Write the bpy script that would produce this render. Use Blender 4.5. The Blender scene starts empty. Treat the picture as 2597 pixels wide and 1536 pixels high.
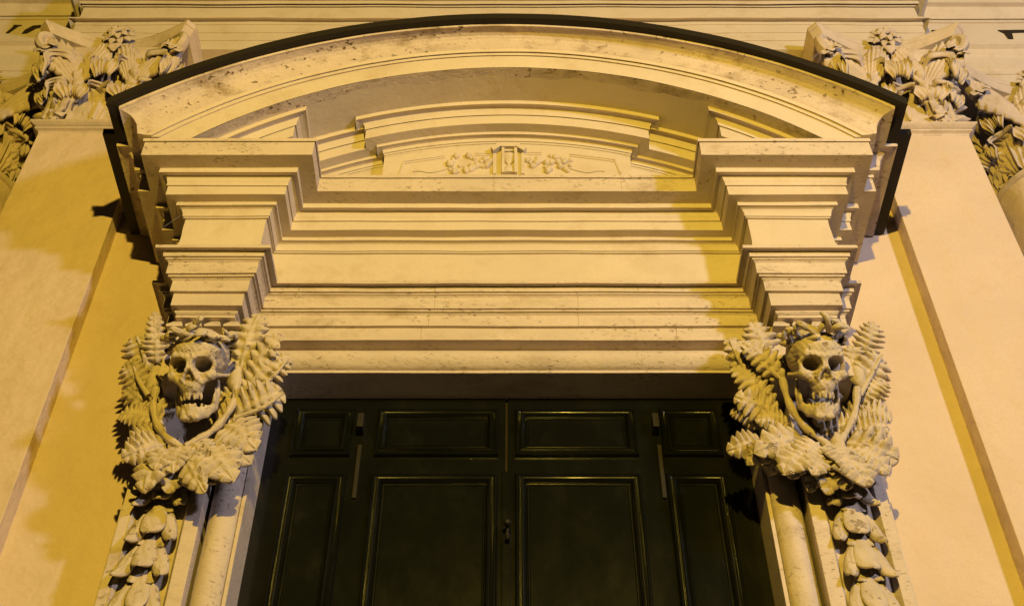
import bpy, math, random
import numpy as np
from math import sin, cos, tan, atan, atan2, sqrt, pi, radians
from mathutils import Vector, Matrix

# ---------------------------------------------------------------- camera, sky, lamps, exposure
F_PX, TH, PCX, PCY, CAMX = 3100.0, radians(46.2), 1298.5, 768.0, 0.03
scene = bpy.context.scene
COL = scene.collection
camd = bpy.data.cameras.new('camera'); cam = bpy.data.objects.new('camera', camd); COL.objects.link(cam)
camd.sensor_width = 36.0; camd.lens = 36.0 * F_PX / 2597.0; camd.clip_start = 0.05; camd.clip_end = 500
cam.location = (CAMX, 0, 0); cam.rotation_euler = (radians(90) + TH, 0, 0)
scene.camera = cam

world = bpy.data.worlds.new('World'); scene.world = world; world.use_nodes = True
wn = world.node_tree.nodes; wl = world.node_tree.links
sky = wn.new('ShaderNodeTexSky'); sky.sky_type = 'NISHITA'; sky.sun_disc = False
sky.sun_elevation = radians(1.0); sky.sun_rotation = radians(200)
wl.new(sky.outputs[0], wn['Background'].inputs['Color']); wn['Background'].inputs['Strength'].default_value = 0.004

def lamp(name, loc, power, color, size):
    l = bpy.data.lights.new(name, 'POINT'); l.energy = power; l.color = color; l.shadow_soft_size = size
    o = bpy.data.objects.new(name, l); COL.objects.link(o); o.location = loc
    return o
# two street lamps of the street: a sodium one in front of the door, a whiter one further along to the right
lamp('sodium_lamp_light', (0.42, -3.9, 5.15), 2800, (1.0, 0.695, 0.085), 0.10)
lamp('white_lamp_light', (7.3, -2.5, 5.8), 1700, (0.80, 0.77, 0.92), 0.34)
scene.view_settings.view_transform = 'Standard'; scene.view_settings.look = 'None'
scene.view_settings.exposure = 0.0; scene.view_settings.gamma = 1.0
scene.view_settings.use_curve_mapping = False
scene.cycles.diffuse_bounces = 1

# ---------------------------------------------------------------- measuring helpers
def tn(y): return tan(TH + atan((PCY - y) / F_PX))
def at(px, py, Y):
    z = Y * tn(py); dep = Y * cos(TH) + z * sin(TH)
    return Vector((CAMX + (px - PCX) * dep / F_PX, Y, z))
def trace(spec, Y, y):
    """profile (Y, z) from the image rows of its edges: v = upright face, h = level soffit, d = slanted"""
    pts = [(Y, Y * tn(y))]
    for s in spec:
        Y0, z0 = pts[-1]
        if s[0] == 'v': pts.append((Y0, Y0 * tn(s[1])))
        elif s[0] == 'h': pts.append((z0 / tn(s[1]), z0))
        else: pts.append((Y0 + s[2], (Y0 + s[2]) * tn(s[1])))
    return pts
rnd = random.Random(7)

# ---------------------------------------------------------------- materials
def mat(name, base, rough=0.85, var=0.10, vscale=1.5, stain=None, stain_amt=0.0, stain_scale=6.0,
        bump=0.15, bscale=60.0, pits=0.0, spec=0.3, stretch=(1, 1, 1), grain=0.05, coat=0.0, metal=0.0, lowb=0.0, pscale=20):
    m = bpy.data.materials.new(name); m.use_nodes = True
    nt = m.node_tree; N = nt.nodes; L = nt.links
    b = N['Principled BSDF']; b.inputs['Roughness'].default_value = rough
    b.inputs['Specular IOR Level'].default_value = spec
    b.inputs['Metallic'].default_value = metal
    if coat: b.inputs['Coat Weight'].default_value = coat; b.inputs['Coat Roughness'].default_value = 0.10
    g = N.new('ShaderNodeNewGeometry')
    mp = N.new('ShaderNodeMapping'); mp.inputs['Scale'].default_value = stretch
    L.new(g.outputs['Position'], mp.inputs['Vector'])
    def noise(scale, detail=5, ro=0.6, vec=mp):
        n = N.new('ShaderNodeTexNoise'); n.inputs['Scale'].default_value = scale
        n.inputs['Detail'].default_value = detail; n.inputs['Roughness'].default_value = ro
        L.new(vec.outputs[0], n.inputs['Vector']); return n
    def mixc(a, bb, fac, blend='MIX'):
        x = N.new('ShaderNodeMix'); x.data_type = 'RGBA'; x.blend_type = blend
        for sock, v in ((x.inputs[6], a), (x.inputs[7], bb), (x.inputs[0], fac)):
            if hasattr(v, 'is_linked'): L.new(v, sock)
            else: sock.default_value = v
        return x.outputs[2]
    def ramp(src, a, bb):
        r = N.new('ShaderNodeMapRange'); r.inputs['From Min'].default_value = a; r.inputs['From Max'].default_value = bb
        L.new(src, r.inputs['Value']); return r.outputs[0]
    lo = tuple(c * (1 - var) for c in base) + (1,); hi = tuple(min(1, c * (1 + var)) for c in base) + (1,)
    c = mixc(lo, hi, ramp(noise(vscale).outputs['Fac'], 0.3, 0.7))
    c = mixc(c, tuple(x * (1 - 2 * grain) for x in base) + (1,), ramp(noise(90, 2).outputs['Fac'], 0.45, 0.9))
    if stain:
        s1 = ramp(noise(stain_scale, 8, 0.72).outputs['Fac'], 0.50, 0.72)
        s2 = ramp(noise(stain_scale * 0.3, 3).outputs['Fac'], 0.36, 0.58)
        mu = N.new('ShaderNodeMath'); mu.operation = 'MULTIPLY'; L.new(s1, mu.inputs[0]); L.new(s2, mu.inputs[1])
        mv = N.new('ShaderNodeMath'); mv.operation = 'MULTIPLY'; mv.inputs[1].default_value = stain_amt; L.new(mu.outputs[0], mv.inputs[0])
        c = mixc(c, tuple(stain) + (1,), mv.outputs[0])
    hgt = noise(bscale, 6, 0.65).outputs['Fac']
    if lowb:
        lw = N.new('ShaderNodeMath'); lw.operation = 'MULTIPLY_ADD'; lw.inputs[1].default_value = lowb
        L.new(noise(4.5, 3, .5).outputs['Fac'], lw.inputs[0]); L.new(hgt, lw.inputs[2]); hgt = lw.outputs[0]
    if pits:
        n = noise(pscale, 3, 0.6); p = ramp(n.outputs['Fac'], 0.60, 0.66)
        big = ramp(noise(5.0, 2).outputs['Fac'], 0.42, 0.60)
        mu = N.new('ShaderNodeMath'); mu.operation = 'MULTIPLY'; L.new(p, mu.inputs[0]); L.new(big, mu.inputs[1])
        mq = N.new('ShaderNodeMath'); mq.operation = 'MULTIPLY'; mq.inputs[1].default_value = pits; L.new(mu.outputs[0], mq.inputs[0])
        c = mixc(c, (0.17, 0.105, 0.045, 1), mq.outputs[0])
        sb = N.new('ShaderNodeMath'); sb.operation = 'SUBTRACT'; L.new(hgt, sb.inputs[0]); L.new(mu.outputs[0], sb.inputs[1]); hgt = sb.outputs[0]
    L.new(c, b.inputs['Base Color'])
    bp = N.new('ShaderNodeBump'); bp.inputs['Strength'].default_value = bump; bp.inputs['Distance'].default_value = 0.01
    L.new(hgt, bp.inputs['Height']); L.new(bp.outputs[0], b.inputs['Normal'])
    if rough < 0.5:
        r = N.new('ShaderNodeMapRange'); r.inputs['To Min'].default_value = rough * 0.7; r.inputs['To Max'].default_value = min(1, rough * 1.6)
        L.new(noise(7, 6).outputs['Fac'], r.inputs['Value']); L.new(r.outputs[0], b.inputs['Roughness'])
    return m

M_WALL = mat('yellow_plaster', (0.78, 0.60, 0.46), var=0.08, vscale=1.6, stain=(0.56, 0.38, 0.24), stain_amt=0.5, stain_scale=3.2, bump=0.30, bscale=30, lowb=12.0)
M_STUC = mat('painted_stucco', (0.76, 0.63, 0.51), var=0.05, vscale=2.2, stain=(0.50, 0.35, 0.18), stain_amt=0.5, stain_scale=5, bump=0.22, bscale=30, lowb=4.0)
M_TRAV = mat('travertine', (0.72, 0.59, 0.50), var=0.10, vscale=3.0, stain=(0.36, 0.25, 0.13), stain_amt=0.6, stain_scale=6.5,
             bump=0.45, bscale=50, pits=0.55, stretch=(0.6, 1, 1.2), pscale=52)
M_SIMA = mat('weathered_travertine', (0.70, 0.565, 0.49), var=0.14, vscale=2.2, stain=(0.24, 0.155, 0.065), stain_amt=1.0, stain_scale=7.5,
             bump=0.7, bscale=34, pits=1.0, stretch=(0.7, 1, 1.1), pscale=34)
M_CARV = mat('carved_stone', (0.67, 0.55, 0.44), var=0.14, vscale=8, stain=(0.34, 0.24, 0.12), stain_amt=0.65, stain_scale=10, bump=0.8, bscale=38, pits=0.5)
M_CAPI = mat('capital_stucco', (0.70, 0.56, 0.45), var=0.12, vscale=5, stain=(0.34, 0.22, 0.10), stain_amt=0.6, stain_scale=8, bump=0.35, bscale=45)
M_LEAD = mat('dark_lead', (0.018, 0.013, 0.009), rough=0.6, bump=0.2, bscale=12)
M_DOOR = mat('dark_green_paint', (0.0058, 0.0064, 0.0042), rough=0.19, var=0.15, vscale=3, stain=(0.03, 0.028, 0.02), stain_amt=0.2, stain_scale=7, bump=0.05, bscale=18, spec=0.35, grain=0.0, coat=0.35, stretch=(1, 1, 0.6))
M_IRON = mat('rusty_iron', (0.020, 0.016, 0.011), rough=0.6, bump=0.3, bscale=40, var=0.3, vscale=12)
M_LETT = mat('black_letter_paint', (0.03, 0.02, 0.015), rough=0.7, bump=0.05)
M_STRE = mat('street_stone', (0.03, 0.028, 0.024), rough=0.8, var=0.25, vscale=1.5, bump=0.5, bscale=8)
M_GROU = M_STRE

# ---------------------------------------------------------------- object helpers
def new_obj(name, verts, faces, m, parent=None, smooth=False):
    me = bpy.data.meshes.new(name); me.from_pydata([tuple(v) for v in verts], [], [tuple(f) for f in faces])
    me.materials.append(m); me.validate(); me.update()
    if smooth:
        me.shade_smooth(); me.set_sharp_from_angle(angle=radians(38))
    o = bpy.data.objects.new(name, me); COL.objects.link(o)
    if parent is not None: o.parent = parent
    return o
def thing(name, label, cat, loc=(0, 0, 0), group=None):
    o = bpy.data.objects.new(name, None); COL.objects.link(o); o.location = loc; o['label'] = label; o['category'] = cat
    o.empty_display_size = 0.1
    if group: o['group'] = group
    bpy.context.view_layer.update()
    return o
def adopt(child, parent):
    """parent without moving (parents are unrotated empties)"""
    child.parent = parent; child.matrix_parent_inverse = Matrix.Translation(-parent.location)
def part(name, verts, faces, m, parent, smooth=False, label=None):
    o = new_obj(name, verts, faces, m, None, smooth)
    if parent is not None: adopt(o, parent)
    if label: o['label'] = label
    return o
def inst(src, mtx, parent, name=None):
    o = src.copy() if not isinstance(src, bpy.types.Mesh) else bpy.data.objects.new(name, src)
    COL.objects.link(o)
    p = parent
    o.parent = p; o.matrix_parent_inverse = Matrix.Translation(-p.location); o.matrix_basis = mtx
    return o
def grid_faces(nu, nv, off=0, flip=False, closed_u=False):
    fs = []
    for i in range(nu - 1 + (1 if closed_u else 0)):
        for j in range(nv - 1):
            a = off + i * nv + j; b = off + ((i + 1) % nu) * nv + j
            f = (a, b, b + 1, a + 1)
            fs.append(f[::-1] if flip else f)
    return fs
def boxv(x0, x1, y0, y1, z0, z1):
    v = [(x, y, z) for x in (x0, x1) for y in (y0, y1) for z in (z0, z1)]
    f = [(0, 1, 3, 2), (4, 6, 7, 5), (0, 4, 5, 1), (2, 3, 7, 6), (0, 2, 6, 4), (1, 5, 7, 3)]
    return v, f
def bevel(o, w=0.004, seg=2):
    md = o.modifiers.new('bevel', 'BEVEL'); md.width = w; md.segments = seg; md.limit_method = 'ANGLE'
    return o
def box(name, x0, x1, y0, y1, z0, z1, m, parent, bv=0.0):
    v, f = boxv(x0, x1, y0, y1, z0, z1); o = part(name, v, f, m, parent)
    if bv: bevel(o, bv)
    return o

def wob(x, k, amp=0.0022):
    return amp * (sin(3.1 * x + k * 1.7) * 0.5 + sin(7.3 * x + k * 2.9 + 1) * 0.35 + sin(17.0 * x + k * 5.1) * 0.2)

def sweep(name, prof, path, m, parent, seg=0.07, amp=0.002, smooth=False, label=None, cap=False, skip0=0, skip1=0, joints=None):
    push = {}; rj = random.Random(len(bpy.data.objects))
    """prof = [(out, z)], path = [(x, y)] plan polyline, outward side on the right of travel; mitred"""
    P = [Vector(p) for p in path]; n = len(P); mit = []
    for i in range(n):
        nm = []
        if i > 0: d = (P[i] - P[i - 1]).normalized(); nm.append(Vector((d.y, -d.x)))
        if i < n - 1: d = (P[i + 1] - P[i]).normalized(); nm.append(Vector((d.y, -d.x)))
        if len(nm) == 1: mit.append(nm[0])
        else:
            s = nm[0] + nm[1]; mit.append(s / (1 + nm[0].dot(nm[1])))
    cols = []; hard = m is M_TRAV or m is M_SIMA
    if hard and amp > 0: seg = min(seg, .032)
    for i in range(skip0, n - skip1):
        if i == n - 1 - skip1: cols.append((P[i], mit[i])); break
        k = max(1, int((P[i + 1] - P[i]).length / seg))
        ts = [(j / k, 0.0) for j in range(k)]; ln = (P[i + 1] - P[i]).length
        if joints and ln > 1.5:
            for xj in joints:
                t0 = (xj - P[i].x) / ln; ts += [(t0 - .004 / ln, 0.0), (t0 - .0015 / ln, -.0035), (t0 + .0015 / ln, -.0035), (t0 + .004 / ln, 0.0)]
            ts = sorted(ts)
        for t, ps in ts: push[len(cols)] = ps; cols.append((P[i].lerp(P[i + 1], t), mit[i].lerp(mit[i + 1], t)))
    V = []
    for c, (p, mm) in enumerate(cols):
        for k, (o, z) in enumerate(prof):
            s = p.x + p.y * 0.7
            if m is M_STUC: amp = max(amp, .0032) if amp > .001 else amp
            o += push.get(c, 0.0) + (rj.uniform(-.0014, .0014) + (-.006 if rj.random() < .012 else 0) if hard and amp > 0 and 0 < c < len(cols) - 1 and (mm.length < 1.001) else 0)
            V.append((p.x + mm.x * (o + wob(s, z * 9, amp)), p.y + mm.y * (o + wob(s, z * 9, amp)), z + wob(s, z * 7 + 2, amp)))
    Fc = grid_faces(len(cols), len(prof), flip=True)
    if cap:
        Fc.append(tuple(range(len(prof)))); Fc.append(tuple(reversed(range(len(V) - len(prof), len(V)))))
    return part(name, V, Fc, m, parent, smooth, label)

def tube(name, pts, radii, m, parent, ns=8, flat=1.0):
    pts = [Vector(p) for p in pts]; V = []; Fc = []
    for i, p in enumerate(pts):
        d = (pts[min(i + 1, len(pts) - 1)] - pts[max(i - 1, 0)]).normalized()
        u = Vector((0, -1, 0)); u = (u - d * u.dot(d));
        if u.length < 1e-3: u = Vector((1, 0, 0)) - d * d.x
        u.normalize(); w = d.cross(u); r = radii[i] if hasattr(radii, '__len__') else radii
        for k in range(ns):
            a = 2 * pi * k / ns; V.append(p + (u * cos(a) * flat + w * sin(a)) * r)
    for i in range(len(pts) - 1):
        for k in range(ns):
            a = i * ns + k; b = i * ns + (k + 1) % ns; Fc.append((a, b, b + ns, a + ns))
    Fc.append(tuple(reversed(range(ns)))); Fc.append(tuple(range(len(V) - ns, len(V))))
    return part(name, V, Fc, m, parent, True)
def spline(ctrl, n=24):
    c = [Vector(p) for p in ctrl]; c = [c[0] * 2 - c[1]] + c + [c[-1] * 2 - c[-2]]; out = []
    segs = len(c) - 3
    for i in range(n):
        t = i / (n - 1) * segs; k = min(int(t), segs - 1); t -= k
        a, b, d, e = c[k:k + 4]
        out.append(0.5 * ((2 * b) + (d - a) * t + (2 * a - 5 * b + 4 * d - e) * t * t + (3 * b - a - 3 * d + e) * t ** 3))
    return out

# ---------------------------------------------------------------- the setting
GZ = -1.6
o = new_obj('street', [(-40, -30, GZ), (40, -30, GZ), (40, 6, GZ), (-40, 6, GZ)], [(0, 1, 2, 3)], M_STRE); o['kind'] = 'structure'

YW, YS = 5.19, 5.07            # wall plane, giant pilaster plane
YR = 5.44                      # recessed bays
wall = thing('church_wall', 'pale yellow plaster facade wall behind the doorway and pilasters', 'wall', (0, YW, GZ))
box('wall_panel', -3.0, -1.45, YW, YW + 0.4, GZ, 8.2, M_WALL, wall, 0)
box('wall_panel', 1.45, 3.0, YW, YW + 0.4, GZ, 8.2, M_WALL, wall, 0)
box('wall_panel', -1.449, 1.449, YW + 0.002, YW + 0.4, 4.75, 8.2, M_WALL, wall, 0)
box('bay_wall', -6.5, -3.2, 6.0, 6.2, GZ, 8.2, M_WALL, wall, 0)
box('bay_wall', 3.2, 6.5, 6.0, 6.2, GZ, 8.2, M_WALL, wall, 0)

# ---------------------------------------------------------------- doorway entablature
YF, DB = 4.87, 0.272
XI, XO, XW = 1.405, 1.885, 1.96
PATH = [(-XW, YW - .005), (-XW, YF), (-XO, YF), (-XO, YF - DB), (-XI, YF - DB), (-XI, YF), (XI, YF), (XI, YF - DB), (XO, YF - DB), (XO, YF), (XW, YF), (XW, YW - .005)]
PBL = PATH[:6]; PBR = PATH[6:]
def outs(pr): return [(YF - y, z) for y, z in pr]
def arcp(y0, z0, y1, z1, bulge, n=7, concave=False):
    res = []
    for i in range(n):
        t = i / (n - 1); b = bulge * sin(pi * t); res.append((y0 + (y1 - y0) * t - b, z0 + (z1 - z0) * t))
    return res
ent = thing('portal_entablature', 'moulded stone entablature with projecting end blocks above the dark door', 'entablature', (0, YW, 4.6))
# lower architrave: three bands, each with soffit and small fillet
A = trace([('v', 832), ('h', 826), ('v', 800), ('d', 793, -.012), ('d', 789, -.012), ('v', 785), ('h', 781), ('v', 755), ('d', 749, -.010), ('d', 746, -.008), ('v', 743), ('h', 739), ('v', 733), ('d', 726, -.008), ('d', 721, -.016), ('d', 718, -.016), ('v', 711)], 4.914, 862)
aA = outs(A)
sweep('architrave_band', [(aA[0][0] - .086, aA[0][1])] + aA[:3], PATH, M_TRAV, ent, joints=(-.47, .93))
sweep('architrave_band', aA[2:8], PATH, M_TRAV, ent, joints=(-.44, .40))
sweep('architrave_band', aA[7:13], PATH, M_TRAV, ent, joints=(-.42, .41))
sweep('crown_moulding', aA[12:] + [(0.0, aA[-1][1] + .004)], PATH, M_TRAV, ent, joints=(-.43, .78))
ZL = aA[-1][1]
B = trace([('v', 643), ('d', 641, -.008), ('v', 637), ('d', 636, -.006), ('v', 632), ('d', 626, -.003), ('d', 619, -.008), ('d', 613, -.014), ('d', 609, -.014), ('v', 601), ('h', 583), ('v', 562), ('d', 560, -.008), ('v', 553), ('d', 548, -.005), ('d', 540, -.006), ('d', 534, -.013), ('d', 530, -.018), ('d', 527, -.010), ('v', 516), ('h', 485), ('v', 452), ('d', 450, -.010), ('v', 443)], 4.87, 700)
bB = outs(B)
zf0, zf1 = ZL + .004, bB[1][1]
fr = [(-0.004 + 0.058 * (1 - min(1, (z - zf0) / 0.13)) ** 2.2, z) for z in np.linspace(zf0, zf1, 12)]
sweep('frieze', fr, PATH, M_STUC, ent, smooth=True)
sweep('bed_moulding', [(fr[-1][0], zf1)] + bB[2:11], PATH, M_STUC, ent)
sweep('soffit_moulding', bB[10:21], PATH, M_STUC, ent)
corona = bB[20:] + [(-0.20, bB[-1][1] + .01)]
sweep('corona', corona, PATH, M_TRAV, ent, joints=(-.1, .85))
ZC = bB[-1][1]; OC = bB[21][0]

# blocks: small torus, fillet, console body and drops
for sgn, P in ((-1, PBL), (1, PBR)):
    z0 = aA[0][1]
    pr = [(-.1, z0), (-.072, z0)][:1] + [(-.088, z0 - .002)] + [(-.088 + .022 * sin(pi * t), z0 - .004 - .040 * t) for t in np.linspace(0, 1, 7)] + [(-.078, z0 - .046), (-.078, z0 - .062), (-.16, z0 - .062)]
    sweep('block_torus', pr[::-1], P, M_TRAV, ent, smooth=False)
    cx = sgn * (XI + XO) / 2
    yb = YF - DB + .155
    box('console', cx - .20, cx + .20, yb, YW - .05, z0 - .42, z0 - .055, M_TRAV, ent, .006)
    box('console', sgn * XW - .05 if sgn > 0 else -XW - .04, sgn * XW + .04 if sgn > 0 else -XW + .05, YF + .10, YW - .005, z0 - .30, z0 - .055, M_TRAV, ent, .006)
    for k in range(4):
        gx = cx - .155 + k * .1035; gz = z0 - .064
        t, b = .022, .044
        V = [(gx + sx * r, yy, z) for (r, z, d) in ((t, gz, .05), (b, gz - .055, .085), (b, gz - .07, .085)) for (sx, yy) in ((-1, yb - d), (1, yb - d), (1, yb + .02), (-1, yb + .02))]
        Fc = [(i + 4 * j, (i + 1) % 4 + 4 * j, (i + 1) % 4 + 4 * j + 4, i + 4 * j + 4) for j in range(2) for i in range(4)] + [(3, 2, 1, 0), (8, 9, 10, 11)]
        part('drop', V, Fc, M_TRAV, ent)

# ---------------------------------------------------------------- segmental pediment
ped = thing('segmental_pediment', 'arched segmental pediment with dark lead flashing over the doorway', 'pediment', (0, YW, ZC))
YB = YF - DB
def Rof(z, Y=4.3):
    row = PCY - F_PX * tan(atan(z / Y) - TH); return float(np.interp(row, [39, 62, 90, 124, 171], [3.38, 3.34, 3.11, 2.93, 2.70]))
def arc_pt(Y, z0, x, R=None):
    R = R or Rof(z0, Y); zc = z0 - R; return (x, Y, zc + sqrt(max(0.0, R * R - x * x)))
AP = [(171, 4.327), (142, 4.327), (140, 4.317), (133, 4.315), (131, 4.303), (124, 4.300), (121, 4.296), (117, 4.292), (108, 4.284), (99, 4.274), (90, 4.258), (82, 4.238), (75, 4.216), (69, 4.196), (66, 4.184), (62, 4.180)]
apk = [(Y, Y * tn(y)) for y, Y in AP]
def xend(Y, z0):
    xo = XO + (YB - Y); R = Rof(z0, Y); zc = z0 - R; zl = ZC + .003
    xz = sqrt(max(0.01, R * R - (zl - zc) ** 2)); return min(xo, xz)
def arc_sheet(name, pk, m, parent, n=97, xes=None, amp=.0025, Rs=None, smooth=False, x0s=None, ends=False):
    V = []
    for i in range(n):
        t = i / (n - 1)
        for k, (Y, z0) in enumerate(pk):
            xe = xes[k] if xes else xend(Y, z0)
            x = (2 * t - 1) * xe if not x0s else x0s[k] + (xe - x0s[k]) * t
            p = arc_pt(Y, z0, x, Rs[k] if Rs else None)
            w = wob(x, z0 * 8, amp) * min(1, 12 * (1 - abs(2 * t - 1)) + .0); V.append((p[0], p[1] + w, p[2] + w * .7))
    if ends:
        for sg, lst in ((-1, 0), (1, 1)):
            row = [(sg * (XO + YB - Y), Y, max(ZC + .003, arc_pt(Y, z0, XO + YB - Y)[2])) for (Y, z0) in pk]
            V = row + V if sg < 0 else V + row
        n += 2
    return part(name, V, grid_faces(n, len(pk), flip=True), m, parent, smooth)
arc_sheet('arch_fascia', apk[:3], M_STUC, ped, ends=True)
arc_sheet('arch_fillet', apk[2:6], M_STUC, ped, ends=True)
arc_sheet('arch_cyma', apk[5:], M_SIMA, ped, amp=.0025, n=161, ends=True)
# arch soffit: stone strip in front, painted stucco behind
z171 = apk[0][1]; R171 = Rof(z171, apk[0][0]); XS = 2.13
YTF, YTR, YTE = 4.58, 4.66, 4.41
def soff(name, ya, yb_, m, dz=0):
    n = 80; V = []
    for i in range(n):
        x = (2 * i / (n - 1) - 1) * 2.0
        for k in range(4):
            Y = ya + (yb_ - ya) * k / 3; zz = max(ZC - .012, z171 - R171 + sqrt(R171 ** 2 - x * x))
            V.append((x, Y + (0.012 * sin(9 * x) + .008 * sin(23 * x + 1) if (k == 3 and dz == 0) else 0) + (0.012 * sin(9 * x) + .008 * sin(23 * x + 1) if (k == 0 and dz != 0) else 0), zz))
    return part(name, V, grid_faces(n, 4), m, ped)
soff('arch_soffit', 4.329, 4.40, M_SIMA)
soff('arch_soffit', 4.40, 4.86, M_STUC, 1)
# side returns of the crowning cyma, from the arch ends back to the wall
side = [(YB - Y, arc_pt(Y, z0, XO + YB - Y)[2]) for Y, z0 in apk[6:]]
side = [(OC - .002, ZC + .002)] + [(a, max(b, ZC + .003)) for a, b in side]
sweep('side_cyma', side, [(-XW, YW - .004), (-XW, YF), (-XO, YF), (-XO, YB), (0, YB)], M_SIMA, ped, amp=0, skip1=1)
sweep('side_cyma', side, [(0, YB), (XO, YB), (XO, YF), (XW, YF), (XW, YW - .004)], M_SIMA, ped, amp=0, skip0=1)
# lead flashing along the arch and down both sides
yt = apk[-1][0]; zt = apk[-1][1]
V = []; n = 97; xe = XO + YB - yt
LP = [(yt + .25, zt + .010, 0.0), (yt - .045, zt + .001, .055), (yt - .052, zt + .048, .062), (yt + .9, zt + .075, .05)]
for i in range(n):
    t = 2 * i / (n - 1) - 1
    for (Y, z0, ex) in LP:
        p = arc_pt(Y, z0, t * (xe + ex), 3.34 + (z0 - zt)); w = wob(p[0], 3, .003); V.append((p[0], p[1], p[2] + w))
part('lead_flashing', V, grid_faces(n, 4, flip=True) , M_LEAD, ped)
ot = YB - yt; ze = side[-1][1]
fl = [(ot - .08, ze + .002), (ot + .070, ze + .002), (ot + .074, ze + .048), (ot - .5, ze + .075)]
for s, PP in ((-1, [(-XW, YW - .01), (-XW, YF), (-XO, YF), (-XO, YB), (0, YB)]), (1, [(0, YB), (XO, YB), (XO, YF), (XW, YF), (XW, YW - .01)])):
    sweep('lead_flashing', fl, PP, M_LEAD, ped, amp=.002, skip0=max(0, s), skip1=max(0, -s))

# inner curved cornice of the tympanum: centre piece forward, side pieces set back, end pieces over the blocks
T = trace([('v', 263), ('d', 265, .009), ('d', 268, .012), ('d', 275, .022), ('d', 283, .010), ('d', 289, .004), ('v', 291), ('d', 292, .008), ('v', 313), ('h', 334), ('d', 337, .004), ('v', 340), ('d', 343, .012), ('d', 350, .022), ('d', 358, .004), ('d', 359, .006), ('v', 364), ('d', 365, .005), ('v', 369)], YTF, 255)
ZT0 = z171 - R171
def tymp(shift, x_in, x_out, mitre_in, mitre_out, caps, name='curved_moulding', dropk=0):
    """one stretch of the curved cornice; shift moves it back (+) in Y"""
    pk = T
    idx = [(0, 7, M_STUC), (6, 10, M_STUC), (9, len(T), M_STUC)]
    for a, b, m in idx:
        V = []; n = max(8, int(abs(x_out - x_in) / .04)); kk = pk[a:b]
        for i in range(n):
            t = i / (n - 1)
            for (Y, z0) in kk:
                d = (T[-1][0] - Y)
                xi = x_in - mitre_in * d; xo = x_out + mitre_out * d
                x = xi + (xo - xi) * t; R = z0 - ZT0; w = wob(x, z0 * 5, .002)
                V.append((x, Y + shift + w, max(ZC - .012, ZT0 + sqrt(max(0, R * R - x * x)) + w)))
        part(name, V, grid_faces(n, len(kk)), m, ped)
    # field below, down behind the horizontal cornice
    Yl, zl = T[-1]; R = zl - ZT0; V = []; n = max(6, int(abs(x_out - x_in) / .08))
    for i in range(n):
        x = x_in + (x_out - x_in) * i / (n - 1)
        zz = ZT0 + sqrt(max(0, R * R - x * x)); V += [(x, Yl + shift + wob(x, zl * 5, .002), zz), (x, Yl + shift, min(5.86, zz))]
    part('tympanum_field', V, grid_faces(n, 2), M_STUC, ped)
def tret(x_e, s, sh0, sh1):
    """return face joining a forward stretch to the one set back"""
    V = []
    for sh in (sh0, sh1):
        for (Y, z0) in T:
            x = x_e + s * (T[-1][0] - Y); R = z0 - ZT0; V.append((x, Y + sh, max(ZC - .012, ZT0 + sqrt(max(0, R * R - x * x)))))
        Yl, zl = T[-1]; V.append((x_e, Yl + sh, 5.86))
    part('moulding_return', V, grid_faces(2, len(T) + 1, flip=(s > 0)), M_STUC, ped)
XCEN = .79; SR = YTR - YTF; SE = YTE - YTF; XEND = 1.40
tymp(0, -XCEN, XCEN, 1, 1, 0)
tymp(SR, XCEN - .02, XEND + .35, 0, 0, 0); tymp(SR, -XEND - .35, -XCEN + .02, 0, 0, 0)
tymp(SE, XEND + .04, 2.0, 1, 0, 0); tymp(SE, -2.0, -XEND - .04, 0, 1, 0)
tret(XCEN, 1, 0, SR); tret(-XCEN, -1, 0, SR)
tret(XEND + .04, -1, SE, SR); tret(-XEND - .04, 1, SE, SR)

# relief in the tympanum: panel frame, lantern with hourglass, two fruit festoons
YT = T[-1][0]
rel = thing('hourglass_relief', 'stucco hourglass in a small lantern between two fruit festoons', 'relief', (0, YT, 6.1))
def rp(x, y, dy=0): return at(750 + .4185 * x, 200 + .4185 * y, YT + dy)
for line in ([(620, 600), (655, 500), (905, 466)], [(1090, 452), (1195, 452)], [(1400, 446), (1490, 446)], [(1660, 455), (1935, 490), (1985, 600)]):
    for off in (0, 12):
        tube('panel_frame', [rp(x, y + off, -.002) for x, y in line], .0055, M_STUC, rel, 6)
def hp(x, y, dy=0): return at(1100 + .1515 * x, 350 + .1515 * y, YT + dy)
def prism(name, pts, y0, y1, m, parent):
    n = len(pts); V = [(p[0], YT + y0, p[2]) for p in pts] + [(p[0], YT + y1, p[2]) for p in pts]
    Fc = [tuple(range(n)), tuple(reversed(range(n, 2 * n)))] + [(i, i + n, (i + 1) % n + n, (i + 1) % n) for i in range(n)]
    return bevel(part(name, V, Fc, m, parent), .002)
for q in ([(955, 240), (1095, 165), (1130, 215), (1000, 300)], [(1095, 165), (1400, 165), (1375, 230), (1128, 230)], [(1400, 165), (1555, 245), (1505, 300), (1375, 225)]):
    prism('lantern_roof', [hp(x, y, 0) for x, y in q], -.045, .01, M_STUC, rel)
for a, b, c, d in ((990, 1045, 300, 640), (1135, 1185, 225, 640), (1345, 1398, 225, 640), (1462, 1520, 290, 640)):
    prism('lantern_post', [hp(a, c), hp(b, c), hp(b, d), hp(a, d)], -.035 if 1100 < a < 1400 else -.022, .01, M_STUC, rel)
prism('lantern_head', [hp(1185, 215), hp(1345, 215), hp(1345, 255), hp(1185, 255)], -.020, .01, M_STUC, rel)
c0 = hp(1262, 300); c1 = hp(1262, 620); pts = [c0.lerp(c1, t) + Vector((0, -.006, 0)) for t in np.linspace(0, 1, 17)]
tube('hourglass', pts, [.034 * abs(cos(pi * t)) ** .7 * (1 if .05 < t < .95 else 1.15) + .008 for t in np.linspace(0, 1, 17)], M_STUC, rel, 12, .5)
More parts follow.
